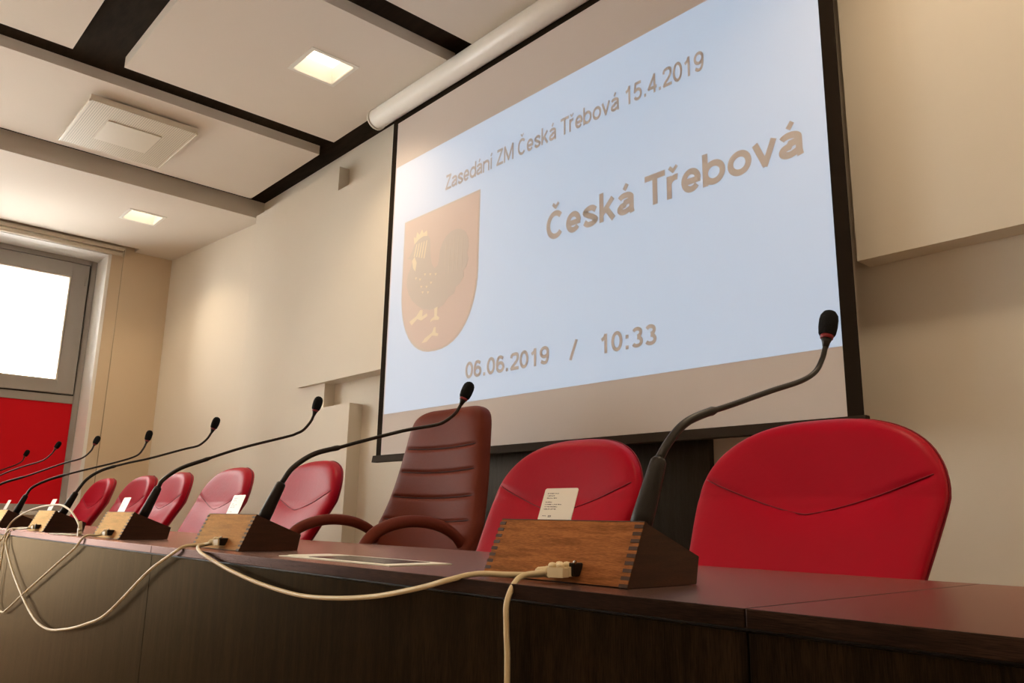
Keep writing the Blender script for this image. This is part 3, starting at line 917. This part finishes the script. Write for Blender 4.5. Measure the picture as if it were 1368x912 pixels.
# papers lying on the desk
pf = empty('paper_folder', (-1.51, .93, DZ))
tag(pf, 'flat white-edged document sleeve lying on the dark desk', 'folder')
pf.rotation_euler.z = .03
bx(-.21, .21, -.075, .075, .0004, .0026).build('sleeve', 'white', pf)
bx(-.13, .165, -.052, .055, .0026, .0034).build('dark_insert', 'darkfilm', pf)
bx(-.205, -.12, -.055, .05, .0026, .0040).build('paper_tab', 'white', pf)
pc = bx(-.10, .10, -.024, .024, 0, .003).build('paper_slip', 'white')
pc.location = (-3.53, .855, DZ + .0002)
pc.rotation_euler.z = .15
tag(pc, 'narrow white paper slip under the plug of the looped cable', 'paper')

# ------------------------------------------------------------------ chairs
def sup(t, p):
    c, s = math.cos(t), math.sin(t)
    return math.copysign(abs(c) ** (2 / p), c), math.copysign(abs(s) ** (2 / p), s)

def star_base(r, mt='chrome', h=.42, R=.30):
    MB().tube([(0, .02, .10), (0, .02, h)], .028, 16).build('gas_column', 'chrome', r)
    for k in range(5):
        a = 2 * math.pi * k / 5 + .3
        c, s = math.cos(a), math.sin(a)
        MB().tube([(0, .02, .125), (c * R * .5, .02 + s * R * .5, .105), (c * R, .02 + s * R, .075)], [.026, .020, .014], 8).build('base_leg', mt, r)
        cx, cy = c * R, .02 + s * R
        MB().tube([(cx - s * .018, cy + c * .018, .027), (cx + s * .018, cy - c * .018, .027)], .027, 12).build('caster', 'shell', r)
    bx(-.10, .10, -.10, .13, h, h + .03).build('seat_plate', 'shell', r, .004)

def pillow_seat(mb, w, d, z, t, yc):
    rings = []
    for k in range(-6, 7):
        a = k / 6 * math.pi / 2
        f = .80 + .20 * math.cos(a)
        ring = []
        for i in range(32):
            c, s = sup(2 * math.pi * i / 32, 4)
            ring.append((c * w / 2 * f, yc + s * d / 2 * f, z + t * .5 * math.sin(a) - .015 * abs(s) * (1 if s < 0 else 0)))
        rings.append(ring)
    mb.loft(rings)
    return mb

# --- red chair
HW = .294
ZT, ZL = 1.085, .50
def red_half(z):
    zs = .890
    if z <= zs:
        t = (zs - z) / (zs - ZL)
        return HW * (1 - .25 * t ** 1.15)
    t = (z - zs) / (ZT - zs)
    return HW * max(0.0, 1 - t ** 2.2) ** (1 / 2.45)
def red_lean(z):
    q = z - .60
    return .005 + .10 * (z - .5) + (0 if q < 0 else (.51 * q if q < .30 else .153 + .22 * (q - .30)))
def red_front(x, z):
    """y of the padded front surface"""
    w = max(.001, red_half(z))
    k = min(1, abs(x) / w)
    return red_lean(z) - .042 * (max(0, 1 - k ** 3.2)) ** (1 / 3.2) - .42 * x * x
def seam_z(x):
    return .862 + .082 * (abs(x) / .27) ** 1.35
def make_red():
    r = empty('conference_chair')
    rings = []
    NZ, NT = 130, 64
    for k in range(NZ + 1):
        u = k / NZ
        z = ZL + (ZT - ZL) * (1 - (1 - u) ** 1.6)
        if k == NZ: z = ZT - .0002
        w = red_half(z)
        edge = min(1.0, max(.0, (ZT - z) / .05))
        th = .042 * (1 - (1 - edge) ** 2.6) ** (1 / 2.6) if edge < 1 else .042
        th = max(th, .003)
        if k < 3: th *= (.6, .85, .95)[k]
        ring = []
        for i in range(NT):
            c, s = sup(2 * math.pi * i / NT, 3.2)
            x = c * w
            y = s * th
            if s < 0:
                g = z - seam_z(x)
                y += .0045 * math.exp(-(g / .0075) ** 2) * min(1, (1 - abs(c)) * 8 + .15) * min(1, abs(s) * 1.4)
                y -= .004 * math.exp(-((g + .06) / .05) ** 2) * (1 - abs(c) ** 3)
            ring.append((x, red_lean(z) + y - .42 * x * x, z))
        rings.append(ring)
    br = MB().loft(rings).build('backrest', 'red', r)
    for i in range(1):
        pts = []
        for k in range(-30, 31):
            x = .272 * k / 30
            z = seam_z(x)
            if abs(x) < red_half(z) * .985:
                w = red_half(z)
                kk = min(1, abs(x) / w)
                pts.append((x, red_lean(z) - .042 * (max(0, 1 - kk ** 3.2)) ** (1 / 3.2) - .42 * x * x + .0022, z))
        MB().tube(pts, .0020, 6).build('seam', 'redseam', br)
    # piping round the edge of the back
    pp = []
    for k in range(0, 61):
        a = k / 60
        z = .52 + (ZT - .004 - .52) * math.sin(a * math.pi) ** .75 if 0 < a < 1 else .52
        sgn = -1 if a < .5 else 1
        w = red_half(z)
        pp.append((sgn * w * 1.001, red_lean(z) + .012 - .42 * w * w, z))
    MB().tube(pp, .0028, 6).build('piping', 'redseam', br)
    pillow_seat(MB(), .50, .47, .475, .085, -.20).build('seat', 'red', r)
    for s in (-1, 1):
        MB().tube([(s * .17, -.10, .435), (s * .18, .06, .44), (s * .18, .125, .50), (s * .18, .150, .60)], .014, 10).build('back_support', 'chrome', r)
    star_base(r)
    return r
red0 = make_red()
# x, y of the back's foot, turn
CH = [(-.935, 1.585, 0.0), (-1.728, 1.585, 0.0), (-3.365, 1.585, 0.0), (-4.265, 1.585, 0.0), (-5.10, 1.585, 0.0), (-5.80, 1.61, 0.0), (-6.60, 1.585, 0.0)]
CLB = ['red leather chair nearest the camera, right of the closest microphone unit', 'red leather chair behind the nearest microphone unit and its white card',
       'red leather chair just left of the maroon executive chair', 'red leather chair second to the left of the maroon executive chair',
       'red leather chair third to the left of the maroon executive chair', 'red leather chair mostly hidden, second from the far left end',
       'red leather chair farthest left, last of the row by the window']
for i, (x, y, a) in enumerate(CH):
    c = red0 if i == 0 else copy_tree(red0)
    c.location = (x, y, 0)
    c.rotation_euler.z = a
    tag(c, CLB[i], 'chair', 'red leather chairs along the desk')

# --- executive chair
def make_exec():
    r = empty('executive_chair')
    zt, zl = 1.300, .50
    def half(z):
        if z < .82: return .335 - .05 * ((.82 - z) / .32) ** 2
        t = (z - .82) / (zt - .82)
        w = .335 - .085 * min(1, t * 1.15) ** .8
        e = (zt - z) / .11
        if e < 1: w *= max(0.02, 1 - (1 - e) ** 3.0) ** (1 / 3.0) * .70 + .30 if e > .0 else .30
        return w
    def lean(z):
        return .045 + .10 * (z - .5) + .24 * max(0, z - .72) + .04 * math.sin((z - .5) * 5)
    grooves = [.835, .930, 1.035, 1.135]
    rings = []
    NZ, NT = 170, 56
    for k in range(NZ + 1):
        z = zl + (zt - zl) * k / NZ
        w = half(z)
        e = min(1, (zt - z) / .07 + .0005)
        th = .052 * (max(0, 1 - (1 - e) ** 2.5)) ** (1 / 2.5)
        th = max(th, .004)
        if k < 4: th *= (.5, .75, .9, .97)[k]
        ring = []
        for i in range(NT):
            c, s = sup(2 * math.pi * i / NT, 3.4)
            y = s * th
            if s < 0:
                inner = min(1, max(0, (.95 - abs(c)) * 8))
                g = min((abs(z + .012 * (1 - c * c) - q) for q in grooves))
                y += .008 * math.exp(-(g / .008) ** 2) * inner * min(1, abs(s) * 1.2)
            ring.append((c * w, lean(z) + y - .30 * (c * w) ** 2, z))
        rings.append(ring)
    bk = MB().loft(rings).build('backrest', 'maroon', r)
    for q in grooves:
        pts = []
        for k in range(-16, 17):
            x = half(q) * .93 * k / 16
            c = x / half(q)
            z = q - .012 * (1 - c * c)
            ss = -(max(0, 1 - abs(c) ** 3.4)) ** (1 / 3.4)
            pts.append((x, lean(z) + ss * .052 + .0056 - .30 * x * x, z))
        MB().tube(pts, .0022, 6).build('seam', 'maroonseam', bk)
    pillow_seat(MB(), .54, .52, .49, .11, -.24).build('seat', 'maroon', r)
    for s in (-1, 1):
        ax = s * .285
        path = spline([(ax, .045, .56), (ax, .070, .69), (ax, .040, .765), (ax, -.05, .812), (ax, -.16, .826), (ax, -.26, .812), (ax, -.335, .775), (ax, -.375, .715), (ax, -.36, .62), (ax, -.30, .50)], 7)
        n = len(path)
        MB().tube(path, [.017 + .005 * math.sin(math.pi * k / (n - 1)) for k in range(n)], 14, (1.0, 1.0)).build('armrest', 'maroon', r)
    star_base(r, 'maroon', .41, .32)
    return r
ex = make_exec()
ex.location = (-2.728, 1.88, 0)
tag(ex, 'high-backed maroon leather executive chair with curved arms', 'chair')
